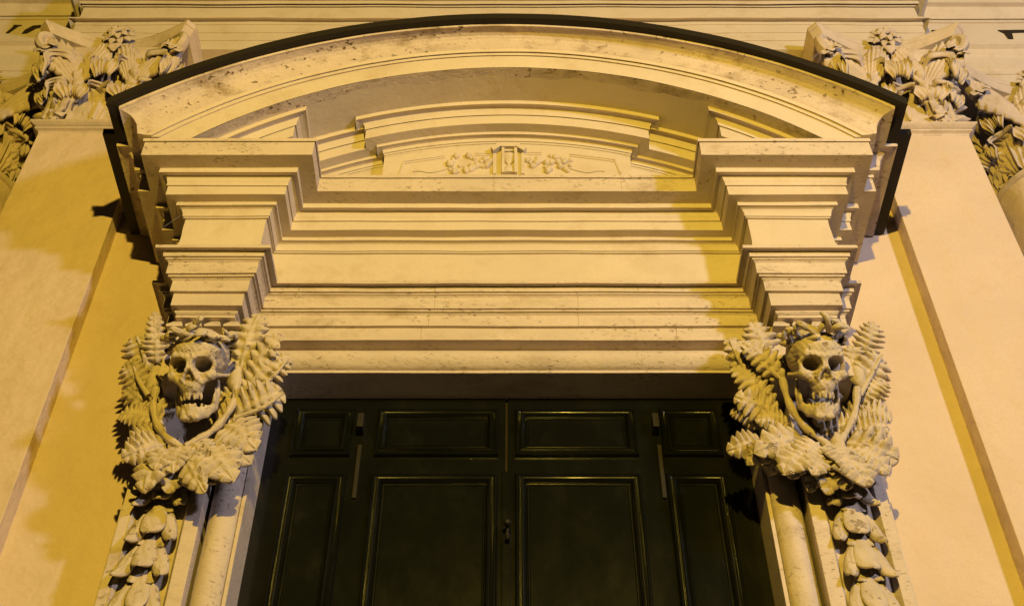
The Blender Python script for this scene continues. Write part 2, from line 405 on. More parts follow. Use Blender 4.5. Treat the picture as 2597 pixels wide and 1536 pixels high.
def blobs(name, items, m, parent):
    V = []; Fc = []
    for (p, r, fl) in items:
        o = len(V)
        for i in range(5):
            ph = pi * i / 4 * .5
            for k in range(8):
                a = 2 * pi * k / 8; V.append((p[0] + r * cos(a) * cos(ph), p[1] - r * fl * sin(ph), p[2] + r * sin(a) * cos(ph) * 1.1))
        Fc += [(o + i * 8 + k, o + i * 8 + (k + 1) % 8, o + i * 8 + (k + 1) % 8 + 8, o + i * 8 + k + 8) for i in range(4) for k in range(8)]
    return part(name, V, Fc, m, parent, True)
for sgn in (-1, 1):
    it = []
    for k in range(46):
        t = rnd.random(); x = 1292 + sgn * (110 + 260 * t + rnd.uniform(-10, 10)); cen = 520 - 10 * sin(t * 6)
        wd = 22 + 42 * math.exp(-((t - .72) / .28) ** 2); y = cen + rnd.uniform(-wd, wd)
        it.append((rp(x, y), rnd.uniform(.012, .026), rnd.uniform(.9, 1.4)))
    blobs('festoon', it, M_STUC, rel)
    tube('ribbon', spline([rp(1292 + sgn * x, y, -.004) for x, y in ((370, 540), (420, 556), (480, 566), (540, 556), (580, 560))], 14), [.006] * 14, M_STUC, rel, 6, .5)

# ---------------------------------------------------------------- door frame: lintel torus, fillet, jambs, pier strips
XJ = 1.318
frm = thing('door_frame', 'rounded stone door frame around the dark double door', 'door frame', (0, 5.0, GZ))
z945, z938, z891 = 5.0 * tn(945), 5.0 * tn(938), 5.0 * tn(891)
XT = 1.498
hgt = z891 - z938
cpts = [(.23, 0.0), (0.0, 0.0), (0.0, .021)] + [(-.055 * sin(pi * t) ** .8, .021 + hgt * t) for t in np.linspace(0.0, 1, 13)] + [(.002, .021 + hgt), (.002, .03 + hgt)]
YD = 5.215
def frame_sweep(name, pr, m, smooth):
    """profile (dy, offset outward) run up the left jamb, across the lintel and down the right one"""
    V = []; cols = []
    nz, nx = 60, 44
    for i in range(nz): cols.append(('L', i / nz))
    for i in range(nx): cols.append(('T', i / nx))
    for i in range(nz + 1): cols.append(('R', i / nz))
    for (s, t) in cols:
        for (dy, of) in pr:
            xx = XJ + of; zz = z945 + of
            if s == 'L': p = (-xx, GZ + (zz - GZ) * t)
            elif s == 'T': p = (-xx + 2 * xx * t, zz)
            else: p = (xx, zz + (GZ - zz) * t)
            w = wob(p[0] + p[1], of * 20, .002); V.append((p[0] + w * .5, 5.0 + dy + w, p[1]))
    return part(name, V, grid_faces(len(cols), len(pr), flip=True), m, frm, smooth)
frame_sweep('reveal', [(YD - 5.0 + .02, 0), (.004, 0)], M_TRAV, False)
frame_sweep('arris_fillet', [(.004, 0), (0, .001), (0, .019), (.008, .022)], M_TRAV, False)
frame_sweep('torus_moulding', [(.008, .022), (.020, .023)] + [(-.05 * sin(pi * t) ** .75, .022 + (hgt + .002) * t) for t in np.linspace(0.03, 1, 14)] + [(.03, .030 + hgt)], M_TRAV, True)

def pier(sgn, label):
    t = thing('door_pier', label, 'pilaster', (sgn * 1.71, 4.95, GZ), 'piers beside the door')
    YP = 4.925; xi, xo = 1.495, 1.905; zt = aA[0][1] - .10
    def s(a, b): return (min(sgn * a, sgn * b), max(sgn * a, sgn * b))
    x0, x1 = s(xi + .012, xo); box('pier_body', x0, x1, YP + .045, YW, GZ, zt, M_TRAV, t)
    # raised flat border strips left and right of the sunk panel
    x0, x1 = s(xi + .010, xi + .085); box('border_strip', x0, x1, YP, YP + .05, GZ, zt, M_TRAV, t, .004)
    x0, x1 = s(xo - .055, xo + .004); box('border_strip', x0, x1, YP + .012, YP + .05, GZ, zt, M_TRAV, t, .004)
    V = []; zs = np.linspace(GZ, zt, 3)
    for a, b in ((xi + .085, xi + .105), (xo - .055, xo - .072)):
        V = [(sgn * a, YP + .006, GZ), (sgn * b, YP + .04, GZ), (sgn * a, YP + .006, zt), (sgn * b, YP + .04, zt)]
        part('panel_bevel', V, [(0, 1, 3, 2)], M_TRAV, t)
    x0, x1 = s(xo + .004, XW - .004); box('backing_strip', x0, x1, YP + .12, YW, GZ, zt, M_TRAV, t, .004)
    return t
pier(-1, 'stone pier with sunk panel left of the door'); pier(1, 'stone pier with sunk panel right of the door')

# ---------------------------------------------------------------- the door
door = thing('double_door', 'dark green panelled double door with iron fittings, glossy paint', 'door', (0, YD, GZ))
ZD = z945 + .01
LEAF = []
LEAF.append(box('door_leaf', -XJ - .01, -.006, YD, YD + .05, GZ, ZD, M_DOOR, door, .002))
LEAF.append(box('door_leaf', .006, XJ + .01, YD, YD + .05, GZ, ZD, M_DOOR, door, .002))
box('door_leaf_gap', -.0059, .0059, YD + .02, YD + .05, GZ, ZD, M_LETT, door)
def panel(x0, x1, z0, z1):
    leaf = LEAF[0] if x1 < 0 else LEAF[1]
    pr = [(0.0, 0.0)] + [(.003 + .020 * t, -.016 - .012 * sin(pi * t)) for t in np.linspace(0, 1, 6)] + [(.027, -.014)] + [(.029 + .030 * t, -.014 - .020 * sin(pi * t ** .7) + .006 * t) for t in np.linspace(0, 1, 8)] + [(.062, .002), (.065, -.003), (.069, -.007), (.074, -.006), (.080, .003)]
    V = []
    for (i, d) in pr:
        V += [(x0 + i, YD + d, z0 + i), (x1 - i, YD + d, z0 + i), (x1 - i, YD + d, z1 - i), (x0 + i, YD + d, z1 - i)]
    Fc = [(4 * j + k, 4 * j + (k + 1) % 4, 4 * j + 4 + (k + 1) % 4, 4 * j + 4 + k) for j in range(len(pr) - 1) for k in range(4)]
    o = part('panel_moulding', V, Fc, M_DOOR, leaf, True)
    i = .079; ins = .0
    V = []; nx, nz = 10, 14
    for a in range(nx):
        for b in range(nz):
            x = x0 + i + (x1 - x0 - 2 * i) * a / (nx - 1); z = z0 + i + (z1 - z0 - 2 * i) * b / (nz - 1)
            V.append((x, YD - .003 + .0015 * sin(9 * x + 5 * z) + .001 * sin(21 * z + 13 * x), z))
    part('door_panel', V, grid_faces(nx, nz), M_DOOR, leaf, True)
ZR = [(4.225, 4.565), (2.15, 4.105), (1.0, 2.03), (-1.3, .88)]
for (x0, x1) in ((-1.185, -.855), (-.725, -.045), (.045, .725), (.855, 1.185)):
    for (a, b) in ZR: panel(x0, x1, a, b)
# centre astragal strip
box('centre_strip', -.022, .022, YD - .012, YD - .001, GZ, 4.12, M_DOOR, door, .004)
for k, (px, n2) in enumerate(((914, 'left'), (1663, 'right'))):
    p0 = at(px + (2 if k == 0 else -2), 1056, YD - .055); p1 = at(px, 1084, YD - .055)
    box('iron_hook', p0.x - .018, p0.x + .018, YD - .075, YD - .001, p1.z - .005, p0.z + .012, M_IRON, door, .003)
    q0 = at(914 if k == 0 else 1663, 1140, YD - .01); q1 = at(912 if k == 0 else 1668, 1262, YD - .01)
    V, Fc = boxv(-.011, .011, YD - .014, YD - .001, q1.z, q0.z + .035)
    V = [(v[0] + p0.x + (0.004 if k == 0 else .012) , v[1], v[2]) for v in V]
    bevel(part('iron_bar', V, Fc, M_IRON, door), .002)
kb = at(1287, 1328, YD - .05)
tube('knob', [(kb.x, YD - .012 - .012 * i, kb.z - (.0 if i < 3 else .003 * (i - 2))) for i in range(8)], [.010, .009, .008, .010, .018, .022, .018, .007], M_IRON, door, 12)
tube('knob_drop', [(kb.x, YD - .05, kb.z - .01), (kb.x, YD - .05, kb.z - .05), (kb.x, YD - .048, kb.z - .075), (kb.x, YD - .046, kb.z - .09)], [.007, .008, .016, .008], M_IRON, door, 10)

# ---------------------------------------------------------------- leaves
def leaf_mesh(name, m, nl=4, wr=.5, arch=.16, curl=.3, lobe=.26, thick=.05, nu=34, nv=15, seed=0, puff=.10, rib=.06, tipw=.75):
    """unit leaf: base at origin, tip near (0,1,0), width along x, front face +z"""
    r = random.Random(seed); T_ = []; Bk = []
    for i in range(nu):
        u = i / (nu - 1)
        env = (sin(pi * min(1, u ** tipw))) ** .55 if 0 < u < 1 else 0
        env = max(env, .16 * (1 - u))
        ph = 2 * pi * (nl * u - .12)
        for j in range(nv):
            v = 2 * j / (nv - 1) - 1; av = abs(v); sd = 1 if v > 0 else 1.0
            lb = 2 * abs(sin(ph / 2 + (0.25 if v > 0 else 0))) ** .7 - 1 if nl > 1 else 0
            w = wr * .5 * env * (1 + lobe * (lb - .45) * (av ** 1.5))
            x = v * w; y = u + .07 * av * env
            z = (.085 * env * av * lb if nl > 1 else 0) + arch * sin(pi * u * .9) - curl * .35 * max(0, u - .65) ** 1.5 * 3
            z += puff * env * (1 - (av * 2 - 1) ** 2) * (.6 + .4 * lb) * .6 * (1 if av > .1 else .4)
            z += rib * max(0, 1 - av * 5) * (1 - u * .5) - .10 * env * av ** 3
            z += .012 * sin(13 * u + 7 * v + seed)
            T_.append((x, y, z)); Bk.append((x * .9, y, z - thick))
    n = nu * nv; Fc = grid_faces(nu, nv, flip=True) + grid_faces(nu, nv, n)
    rim = [(i * nv, (i + 1) * nv) for i in range(nu - 1)]; 
    for a, b in rim: Fc.append((a, b, b + n, a + n)); Fc.append((b + nv - 1, a + nv - 1, a + nv - 1 + n, b + nv - 1 + n))
    for j in range(nv - 1): Fc.append((j + 1, j, j + n, j + 1 + n)); k = (nu - 1) * nv + j; Fc.append((k, k + 1, k + 1 + n, k + n))
    me = bpy.data.meshes.new(name); me.from_pydata(T_ + Bk, [], Fc); me.materials.append(m); me.shade_smooth(); return me
OAK = [leaf_mesh('oak_leaf', M_CARV, nl=n, wr=.60, seed=s, lobe=.31, puff=.10, arch=a, curl=c, thick=.05, rib=.10, nu=56, nv=19) for n, s, a, c in ((6, 1, .15, .5), (7, 2, .22, .2), (5, 3, .10, .9), (7, 4, .18, .4))]
LAU = [leaf_mesh('laurel_leaf', M_CARV, nl=1, wr=.5, seed=s, lobe=0, puff=.12, arch=a, curl=.4, thick=.09, nu=16, nv=9, rib=.05) for s, a in ((1, .2), (2, .3), (3, .12))]
HUS = [leaf_mesh('husk_petal', M_CARV, nl=1, wr=.62, seed=s, lobe=0, puff=.04, arch=a, curl=-c, thick=.08, nu=22, nv=13, rib=.035, tipw=w) for s, a, c, w in ((5, .16, 1.1, 1.5), (6, .12, 1.3, 1.3), (7, .2, .8, 1.7), (8, .14, 1.5, 1.45))]
def frame_mtx(base, tip, nrm, width, depth=None):
    y = (tip - base); L = y.length; y = y / L; z = (nrm - y * nrm.dot(y)).normalized(); x = y.cross(z)
    d = depth or L
    M = Matrix(((x.x * width, y.x * L, z.x * d, base.x), (x.y * width, y.y * L, z.y * d, base.y), (x.z * width, y.z * L, z.z * d, base.z), (0, 0, 0, 1)))
    return M

# ---------------------------------------------------------------- skull by signed distances
def nets(Fv, o, h):
    S = Fv < 0; nx, ny, nz = S.shape
    c = sum(S[i:nx - 1 + i, j:ny - 1 + j, k:nz - 1 + k].astype(np.int8) for i in (0, 1) for j in (0, 1) for k in (0, 1))
    act = (c > 0) & (c < 8); idx = -np.ones(act.shape, int); ijk = np.argwhere(act); idx[act] = np.arange(len(ijk))
    acc = np.zeros((len(ijk), 3)); cnt = np.zeros(len(ijk)); I, J, K = ijk.T
    for ax in range(3):
        for a in (0, 1):
            for b in (0, 1):
                d0 = [0, 0, 0]; oth = [x for x in range(3) if x != ax]; d0[oth[0]] = a; d0[oth[1]] = b; d1 = list(d0); d1[ax] = 1
                f0 = Fv[I + d0[0], J + d0[1], K + d0[2]]; f1 = Fv[I + d1[0], J + d1[1], K + d1[2]]
                mk = (f0 < 0) != (f1 < 0); t = np.where(mk, f0 / np.where(mk, f0 - f1, 1), 0)
                p = np.array(d0)[None, :] + t[:, None] * (np.array(d1) - np.array(d0))[None, :]
                acc += p * mk[:, None]; cnt += mk
    V = (ijk + acc / cnt[:, None]) * h + np.array(o); Q = []
    for ax in range(3):
        oth = [x for x in range(3) if x != ax]; sl0 = [slice(1, s - 1) for s in S.shape]; sl0[ax] = slice(0, S.shape[ax] - 1)
        sl1 = list(sl0); sl1[ax] = slice(1, S.shape[ax]); A_, B_ = S[tuple(sl0)], S[tuple(sl1)]
        for flip, mk in ((0, A_ & ~B_), (1, ~A_ & B_)):
            e = np.argwhere(mk) + np.array([0 if x == ax else 1 for x in range(3)])
            if not len(e): continue
            def g(a, b):
                q = e.copy(); q[:, oth[0]] -= a; q[:, oth[1]] -= b; return idx[q[:, 0], q[:, 1], q[:, 2]]
            q = np.stack([g(1, 1), g(0, 1), g(0, 0), g(1, 0)], 1)
            if (ax == 1) != bool(flip): q = q[:, ::-1]
            Q.append(q)
    return V, np.concatenate(Q)
h = .0125; ax_ = [np.arange(a, b, h) for a, b in ((-.62, .62), (-.85, .72), (-1.14, .78))]
X, Yy, Z = np.meshgrid(*ax_, indexing='ij'); X = X.astype(np.float32); Yy = Yy.astype(np.float32); Z = Z.astype(np.float32)
def ell(c, r, rot=0, sx=1):
    x, y, z = X - c[0], Yy - c[1], Z - c[2]
    if rot: x, z = x * cos(rot) - z * sin(rot), x * sin(rot) + z * cos(rot)
    k = np.sqrt((x / r[0]) ** 2 + (y / r[1]) ** 2 + (z / r[2]) ** 2); return (k - 1) * min(r) * (.6 + .4 * np.clip(k, 0, 2))
def cap(a, b, ra, rb, sq=(1, 1, 1)):
    a = np.array(a, float); b = np.array(b, float); d = (b - a); L2 = (d * d).sum()
    t = np.clip(((X - a[0]) * d[0] + (Yy - a[1]) * d[1] + (Z - a[2]) * d[2]) / L2, 0, 1)
    return np.sqrt(((X - a[0] - t * d[0]) / sq[0]) ** 2 + ((Yy - a[1] - t * d[1]) / sq[1]) ** 2 + ((Z - a[2] - t * d[2]) / sq[2]) ** 2) - (ra + (rb - ra) * t)
def su(a, b, k=.06): hh = np.clip(.5 + .5 * (b - a) / k, 0, 1); return b + (a - b) * hh - k * hh * (1 - hh)
def ss(a, b, k=.03): return -su(-a, b, k)
D = ell((0, -.18, .24), (.49, .62, .46))
D = su(D, ell((0, .22, .22), (.40, .28, .30)), .12)
D = su(D, ell((0, .26, -.08), (.34, .24, .30)), .08)
D = su(D, ell((0, .36, -.36), (.215, .19, .20)), .07)
for s in (-1, 1):
    D = su(D, cap((s * .05, .50, .105), (s * .30, .43, .150), .052, .050), .05)
    D = su(D, cap((s * .30, .43, .150), (s * .405, .30, .02), .050, .042), .04)
    D = su(D, cap((s * .405, .30, .02), (s * .35, .37, -.17), .040, .060), .04)
    D = su(D, ell((s * .325, .38, -.185), (.12, .10, .085)), .05)
    D = su(D, cap((s * .36, .34, -.19), (s * .20, .45, -.30), .055, .05), .06)
    D = su(D, cap((s * .39, .28, -.17), (s * .50, -.08, -.13), .045, .035), .04)
    D = su(D, cap((s * .02, .50, .09), (s * .045, .56, -.10), .030, .034), .04)
    D = su(D, cap((s * .045, .54, -.10), (s * .13, .50, -.25), .03, .05), .05)
for s in (-1, 1):
    D = ss(D, ell((s * .205, .50, -.015), (.150, .30, .122), rot=s * -.18), .035)
    D = ss(D, ell((s * .20, .26, -.01), (.145, .26, .115)), .03)
    D = ss(D, cap((s * .022, .64, -.10), (s * .046, .60, -.255), .024, .055, (1, 3, 1)), .018)
    D = ss(D, ell((s * .55, .14, .06), (.12, .24, .22)), .08)
    D = ss(D, ell((s * .37, .22, -.46), (.125, .34, .19)), .05)
    D = ss(D, ell((s * .24, .58, -.37), (.06, .07, .07)), .05)
D = ss(D, ell((0, .15, -.60), (.17, .30, .12)), .04)
D = ss(D, cap((0, -.05, -.95), (0, -.25, -.30), .38, .26), .05)
for k in range(9):                                     # worn upper teeth
    u = (k - 4) / 4; xx = u * .175; yy = .50 - .13 * u * u
    if k in (3, 7): continue
    D = su(D, cap((xx, yy, -.50), (xx * 1.0, yy + .005, -.575 + (.02 if k % 2 else 0)), .030, .024), .018)
J = None
chain = [((.37, -.02, -.26), .045), ((.355, .0, -.46), .078), ((.335, .06, -.66), .080), ((.25, .24, -.77), .088), ((.12, .39, -.82), .098), ((0, .42, -.83), .105)]
for s in (-1, 1):
    for (a, ra), (b, rb) in zip(chain[:-1], chain[1:]):
        c_ = cap((s * a[0], a[1], a[2]), (s * b[0], b[1], b[2]), ra, rb, (.62, .62, 1.1)); J = c_ if J is None else su(J, c_, .05)
    J = su(J, ell((s * .09, .46, -.885), (.08, .05, .05)), .05)
    J = su(J, cap((s * .35, .10, -.38), (s * .34, .08, -.58), .02, .08, (.6, 1.3, 1)), .05)
for k in range(11):
    u = (k - 5) / 5; xx = u * .215; yy = .45 - .20 * u * u
    if k in (2,): continue
    J = su(J, cap((xx, yy, -.74), (xx, yy + .005, -.675 + .012 * (k % 2)), .032, .024), .016)
J = ss(J, ell((0, .20, -.84), (.15, .15, .20)), .04)
nz_ = .003 * np.sin(31 * X + 3) * np.sin(27 * Yy) * np.sin(29 * Z + 1) + .004 * np.sin(61 * X + 9 * Z) * np.sin(57 * Z + 11 * Yy)
def to_mesh(name, Dd, m):
    Vv, Q = nets((Dd + nz_).astype(np.float64), [a[0] for a in ax_], h)
    # two rounds of smoothing
    me = bpy.data.meshes.new(name); me.from_pydata(Vv.tolist(), [], Q.tolist()); me.materials.append(m); me.update(); me.shade_smooth(); return me
ME_SK = to_mesh('cranium', D, M_CARV); ME_JA = to_mesh('jaw', J, M_CARV)
del X, Yy, Z, D, J, nz_

UP = Vector((0, 0, 1)); OUT = Vector((0, -1, 0))
def skull(cx, cy, cz, yaw, pitch, w, label, roll=0):
    t = thing('carved_skull', label, 'skull carving', (cx, cy, cz), 'carved skulls on either side of the door')
    # local forward +y -> world -Y
    R = Matrix.Translation((cx, cy, cz)) @ Matrix.Rotation(pi + yaw, 4, 'Z') @ Matrix.Rotation(roll, 4, 'Y') @ Matrix.Rotation(-pitch, 4, 'X') @ Matrix.Diagonal((w * .92, w, w * 1.0, 1))
    inst(ME_SK, R, t, 'cranium'); inst(ME_JA, R, t, 'jaw')
    # laurel wreath around the top of the brow
    for k in range(22):
        a = -1.95 + 3.9 * k / 21 + rnd.uniform(-.06, .06)
        hgt_ = .38 + .07 * sin(k * 2.1) + .12 * (1 - abs(a) / 1.9)
        b = Vector((.46 * sin(a), -.14 + .60 * cos(a), hgt_ + .02))
        dr = 1 if k % 2 else -1
        tg = Vector((cos(a) * dr, -sin(a) * .9 * dr, rnd.uniform(-.35, 1.0))).normalized()
        nr = Vector((sin(a), cos(a), .35 + rnd.uniform(-.3, .3))).normalized()
        L = rnd.uniform(.26, .36); tip = b + tg * L + nr * rnd.uniform(.02, .20)
        mm = frame_mtx(b, tip, nr, L * rnd.uniform(.8, 1.0))
        inst(LAU[k % 3], R @ mm, t, 'wreath_leaf')
    return t
SKW = .305
skull(-1.585, 4.60, 4.315, -.05, radians(36), SKW, 'carved skull with laurel wreath and open jaw left of the door', .0)
skull(1.600, 4.60, 4.325, .04, radians(36), SKW, 'carved skull with laurel wreath and open jaw right of the door', .0)

# ---------------------------------------------------------------- oak sprays round the skulls
def spray(ox, leaves, stems, bulges, label, sgn):
    def q(x, y, Y): return at(ox + .337 * x, 760 + .337 * y, Y)
    c = q(600, 1000, 4.85)
    t = thing('oak_spray', label, 'stone foliage', c, 'oak leaf sprays round the skulls')
    for k, (bx, by, tx, ty, w, yb_, yt_) in enumerate(leaves):
        b = q(bx, by, yb_); tp = q(tx, ty, yt_)
        L = (tp - b).length; ww = w * .337 / F_PX * 6.4 * 1.85
        nr = Vector((rnd.uniform(-.35, .35), -1, rnd.uniform(-.5, .1)))
        o_ = inst(OAK[k % 4], frame_mtx(b, tp, nr, ww / .60, min(L, ww * 1.1)), t, 'oak_leaf')
    for k in range(16):
        a = -2.9 + k * .37; b = q(600 + 60 * cos(a), 960 + 90 * sin(a) + 60, 4.86); rr = rnd.uniform(330, 470)
        if sin(a) < -.75: continue
        tp = q(600 + (rr + 60) * cos(a) * 1.05 , 930 + rr * sin(a) * .95, 4.88 - rnd.uniform(0, .05)); b = b.lerp(tp, .35); nr = Vector((rnd.uniform(-.5, .5), -1, rnd.uniform(-.5, .2)))
        inst(OAK[(k + 1) % 4], frame_mtx(b, tp, nr, .26, .22), t, 'oak_leaf')
    for st in stems:
        pts = spline([q(x, y, Y) for x, y, Y in st], 20)
        tube('stem', pts, [(.019 + .004 * sin(i * 1.3)) if len(st) > 3 else (.006 + .010 * i / 19) for i in range(20)], M_CARV, t, 9)
    for (x, y, Y, rx, rz) in bulges:
        p = q(x, y, Y); V = []; n1, n2 = 9, 12
        for i in range(n1):
            ph = -pi / 2 + pi * i / (n1 - 1)
            for k in range(n2):
                a = 2 * pi * k / n2; rr = 1 + .16 * cos(3 * a + i) + .08 * sin(5 * a + 2 * i)
                V.append((p.x + rx * cos(ph) * cos(a) * rr, p.y + rx * cos(ph) * sin(a), p.z + rz * sin(ph)))
        Fc = [(i * n2 + k, i * n2 + (k + 1) % n2, (i + 1) * n2 + (k + 1) % n2, (i + 1) * n2 + k) for i in range(n1 - 1) for k in range(n2)]
        part('bud', V, Fc, M_CARV, t, True)
    return t
LV = [(300, 520, 185, 262, 150, 4.80, 4.76), (285, 700, 125, 470, 130, 4.82, 4.78), (310, 800, 100, 640, 120, 4.84, 4.80), (330, 900, 62, 872, 120, 4.82, 4.80),
      (380, 1000, 140, 1080, 130, 4.84, 4.80), (430, 1090, 85, 1190, 140, 4.82, 4.76), (450, 1170, 240, 1390, 160, 4.84, 4.74), (345, 420, 335, 85, 75, 4.76, 4.66),
      (350, 480, 350, 240, 120, 4.78, 4.70), (980, 560, 1125, 110, 150, 4.78, 4.70), (1040, 560, 1275, 250, 100, 4.76, 4.64), (1000, 710, 1345, 425, 170, 4.80, 4.74),
      (940, 880, 1305, 690, 180, 4.80, 4.74), (860, 960, 1095, 1130, 180, 4.82, 4.76), (760, 1060, 1040, 1190, 160, 4.80, 4.76), (690, 1120, 920, 1340, 190, 4.82, 4.72),
      (560, 1130, 700, 1440, 110, 4.80, 4.70), (540, 1100, 470, 1300, 120, 4.82, 4.74), (870, 900, 1130, 920, 120, 4.83, 4.80), (320, 960, 140, 960, 110, 4.86, 4.84),
      (470, 1130, 330, 1260, 120, 4.80, 4.72), (640, 1150, 800, 1380, 120, 4.86, 4.80), (420, 1060, 190, 1000, 120, 4.86, 4.84), (600, 1080, 760, 1230, 120, 4.80, 4.74), (540, 1190, 430, 1440, 110, 4.84, 4.80), (620, 1190, 640, 1430, 110, 4.84, 4.79), (480, 1210, 350, 1400, 90, 4.88, 4.84)]
spray(280, LV, [[(345, 660, 4.74), (325, 780, 4.76), (345, 920, 4.78), (430, 1040, 4.78), (560, 1120, 4.78)], [(950, 640, 4.74), (930, 760, 4.75), (850, 900, 4.77), (730, 1010, 4.78), (560, 1100, 4.77)],
                [(1340, 440, 4.70), (1200, 600, 4.72), (1000, 710, 4.76)], [(1300, 700, 4.70), (1150, 810, 4.72), (940, 890, 4.76)], [(170, 480, 4.74), (210, 600, 4.75), (285, 720, 4.77)], [(200, 280, 4.72), (245, 400, 4.74), (285, 540, 4.76)]],
      [(330, 600, 4.78, .042, .10), (950, 590, 4.78, .045, .09)], 'carved oak leaf spray framing the left skull', -1)
RV = [(430, 520, 330, 160, 150, 4.80, 4.72), (560, 600, 240, 330, 130, 4.74, 4.66), (320, 580, 140, 280, 120, 4.80, 4.70), (480, 800, 175, 500, 130, 4.80, 4.74),
      (520, 880, 190, 720, 140, 4.82, 4.76), (600, 950, 340, 900, 130, 4.82, 4.80), (700, 1040, 365, 1120, 150, 4.80, 4.72), (750, 1130, 560, 1290, 170, 4.82, 4.74),
      (860, 1140, 780, 1300, 110, 4.80, 4.72), (1140, 440, 1235, 170, 120, 4.80, 4.70), (1130, 680, 1300, 400, 150, 4.82, 4.76), (1130, 780, 1315, 600, 130, 4.84, 4.80),
      (1110, 870, 1375, 870, 150, 4.84, 4.80), (1060, 1010, 1340, 960, 140, 4.84, 4.80), (1010, 1080, 1415, 1180, 170, 4.82, 4.76), (990, 1140, 1350, 1290, 160, 4.82, 4.76),
      (950, 1190, 1190, 1380, 170, 4.82, 4.72), (620, 1020, 480, 1180, 130, 4.86, 4.82), (1050, 560, 1090, 330, 120, 4.80, 4.74), (900, 1100, 1060, 1290, 140, 4.80, 4.72),
      (820, 1080, 640, 1240, 130, 4.78, 4.74), (1020, 960, 1240, 850, 120, 4.86, 4.82), (840, 1150, 850, 1330, 120, 4.86, 4.80), (700, 1120, 620, 1330, 130, 4.86, 4.80), (870, 1200, 890, 1450, 110, 4.84, 4.80), (960, 1200, 1040, 1430, 110, 4.84, 4.79), (820, 1190, 760, 1420, 90, 4.88, 4.84)]
spray(1800, RV, [[(545, 590, 4.70), (590, 760, 4.73), (690, 930, 4.76), (850, 1060, 4.78), (920, 1130, 4.78)], [(1110, 660, 4.74), (1090, 860, 4.77), (1010, 1020, 4.77), (950, 1110, 4.77), (960, 1230, 4.77)],
                 [(240, 350, 4.64), (380, 470, 4.67), (545, 600, 4.71)], [(150, 300, 4.70), (220, 450, 4.72), (330, 600, 4.76)], [(1300, 410, 4.74), (1220, 560, 4.76), (1130, 720, 4.78)]],
      [(1110, 560, 4.78, .042, .10), (965, 1090, 4.79, .04, .08)], 'carved oak leaf spray framing the right skull', 1)

# ---------------------------------------------------------------- husk garlands on the piers
def garland(sgn, y0s, label):
    t = thing('husk_garland', label, 'garland', (sgn * 1.715, 4.95, 3.9), 'husk garlands on the door piers')
    X0 = sgn * 1.715 + (0.0 if sgn < 0 else .0)
    zt = 4.94 * tn(y0s); st = .205
    for k in range(10):
        z = zt - k * st; jit = rnd.uniform(-.008, .008)
        for (dx0, dx1, dz0, dz1, w, yb_, yt_, mi) in ((0, 0, .03, -.245, .120, .0, -.050, 0), (-.022, -.105, .02, -.285, .080, .01, -.035, 1), (.022, .105, .02, -.285, .080, .01, -.035, 1),
                                                       (-.012, -.045, -.10, -.285, .066, .012, -.012, 1), (.012, .045, -.10, -.285, .066, .012, -.012, 1)):
            b = Vector((X0 + dx0 + jit, 4.945 + yb_, z + dz0)); tp = Vector((X0 + dx1 + jit + rnd.uniform(-.008, .008), 4.945 + yt_, z + dz1 + rnd.uniform(-.01, .01)))
            nr = Vector((dx1 * 2.0, -1, -.1)); L = (tp - b).length
            inst(HUS[(mi + k * (1 + mi)) % 4], frame_mtx(b, tp, nr + Vector((rnd.uniform(-.12, .12), 0, rnd.uniform(-.1, .1))), w / .62 * rnd.uniform(.92, 1.1), L * rnd.uniform(.45, .62)), t, 'husk_petal')
    return t
garland(-1, 1112, 'hanging stone husk garland on the pier left of the door')
garland(1, 1112, 'hanging stone husk garland on the pier right of the door')

# ---------------------------------------------------------------- giant order
def acanthus_mesh(name, m, nu=40, nv=31, wd=.5, curl=1.0, spread=1.0, seed=0):
    """unit leaf standing up: base at origin, height 1 along z, faces -y, tip curls forward"""
    Tt = []; Bk = []
    sp = []; ang = 0; p = Vector((0, 0, 0)); ds = 1.25 / (nu - 1)
    for i in range(nu):
        u = i / (nu - 1); sp.append((p.copy(), ang))
        k = .25 + (9.5 * curl if u > .66 else (1.2 if u > .35 else -.4)); ang += k * ds
        p = p + Vector((0, -sin(ang) * ds, cos(ang) * ds))
    for i in range(nu):
        u = i / (nu - 1); q_, a = sp[i]; nrm = Vector((0, -cos(a), -sin(a)))
        w0 = wd * .5 * spread * (.72 + .55 * sin(pi * min(1, u * 1.05)) ** .8) * (1 - .45 * max(0, u - .72) / .28)
        for j in range(nv):
            v = 2 * j / (nv - 1) - 1; av = abs(v)
            lob = sin(2 * pi * 5.5 * (u - .16 * av)); x = v * w0 * (1 + .24 * av ** 2 * lob)
            rip = .034 * cos(v * pi * 7.0 + 1.2 * u) * (1 - .3 * u) + .035 * av * lob
            back = -.16 * av ** 2.2 * (1 - .3 * u) * w0 * 2 + .055 * max(0, 1 - av * 5)
            P_ = q_ + Vector((x, 0, -.06 * av * (1 if u > .3 else u / .3))) + nrm * (rip + back)
            Tt.append(tuple(P_)); Bk.append(tuple(P_ - nrm * .035))
    n = nu * nv; Fc = grid_faces(nu, nv) + grid_faces(nu, nv, n, flip=True)
    for i in range(nu - 1):
        a, b = i * nv, (i + 1) * nv; Fc.append((b, a, a + n, b + n)); Fc.append((a + nv - 1, b + nv - 1, b + nv - 1 + n, a + nv - 1 + n))
    for j in range(nv - 1): k = (nu - 1) * nv + j; Fc.append((k + 1, k, k + n, k + 1 + n))
    me = bpy.data.meshes.new(name); me.from_pydata(Tt + Bk, [], Fc); me.materials.append(m); me.shade_smooth(); return me
ACA = acanthus_mesh('acanthus_leaf', M_CAPI, wd=.62); ACB = acanthus_mesh('acanthus_leaf', M_CAPI, wd=.50, curl=.9, seed=2)
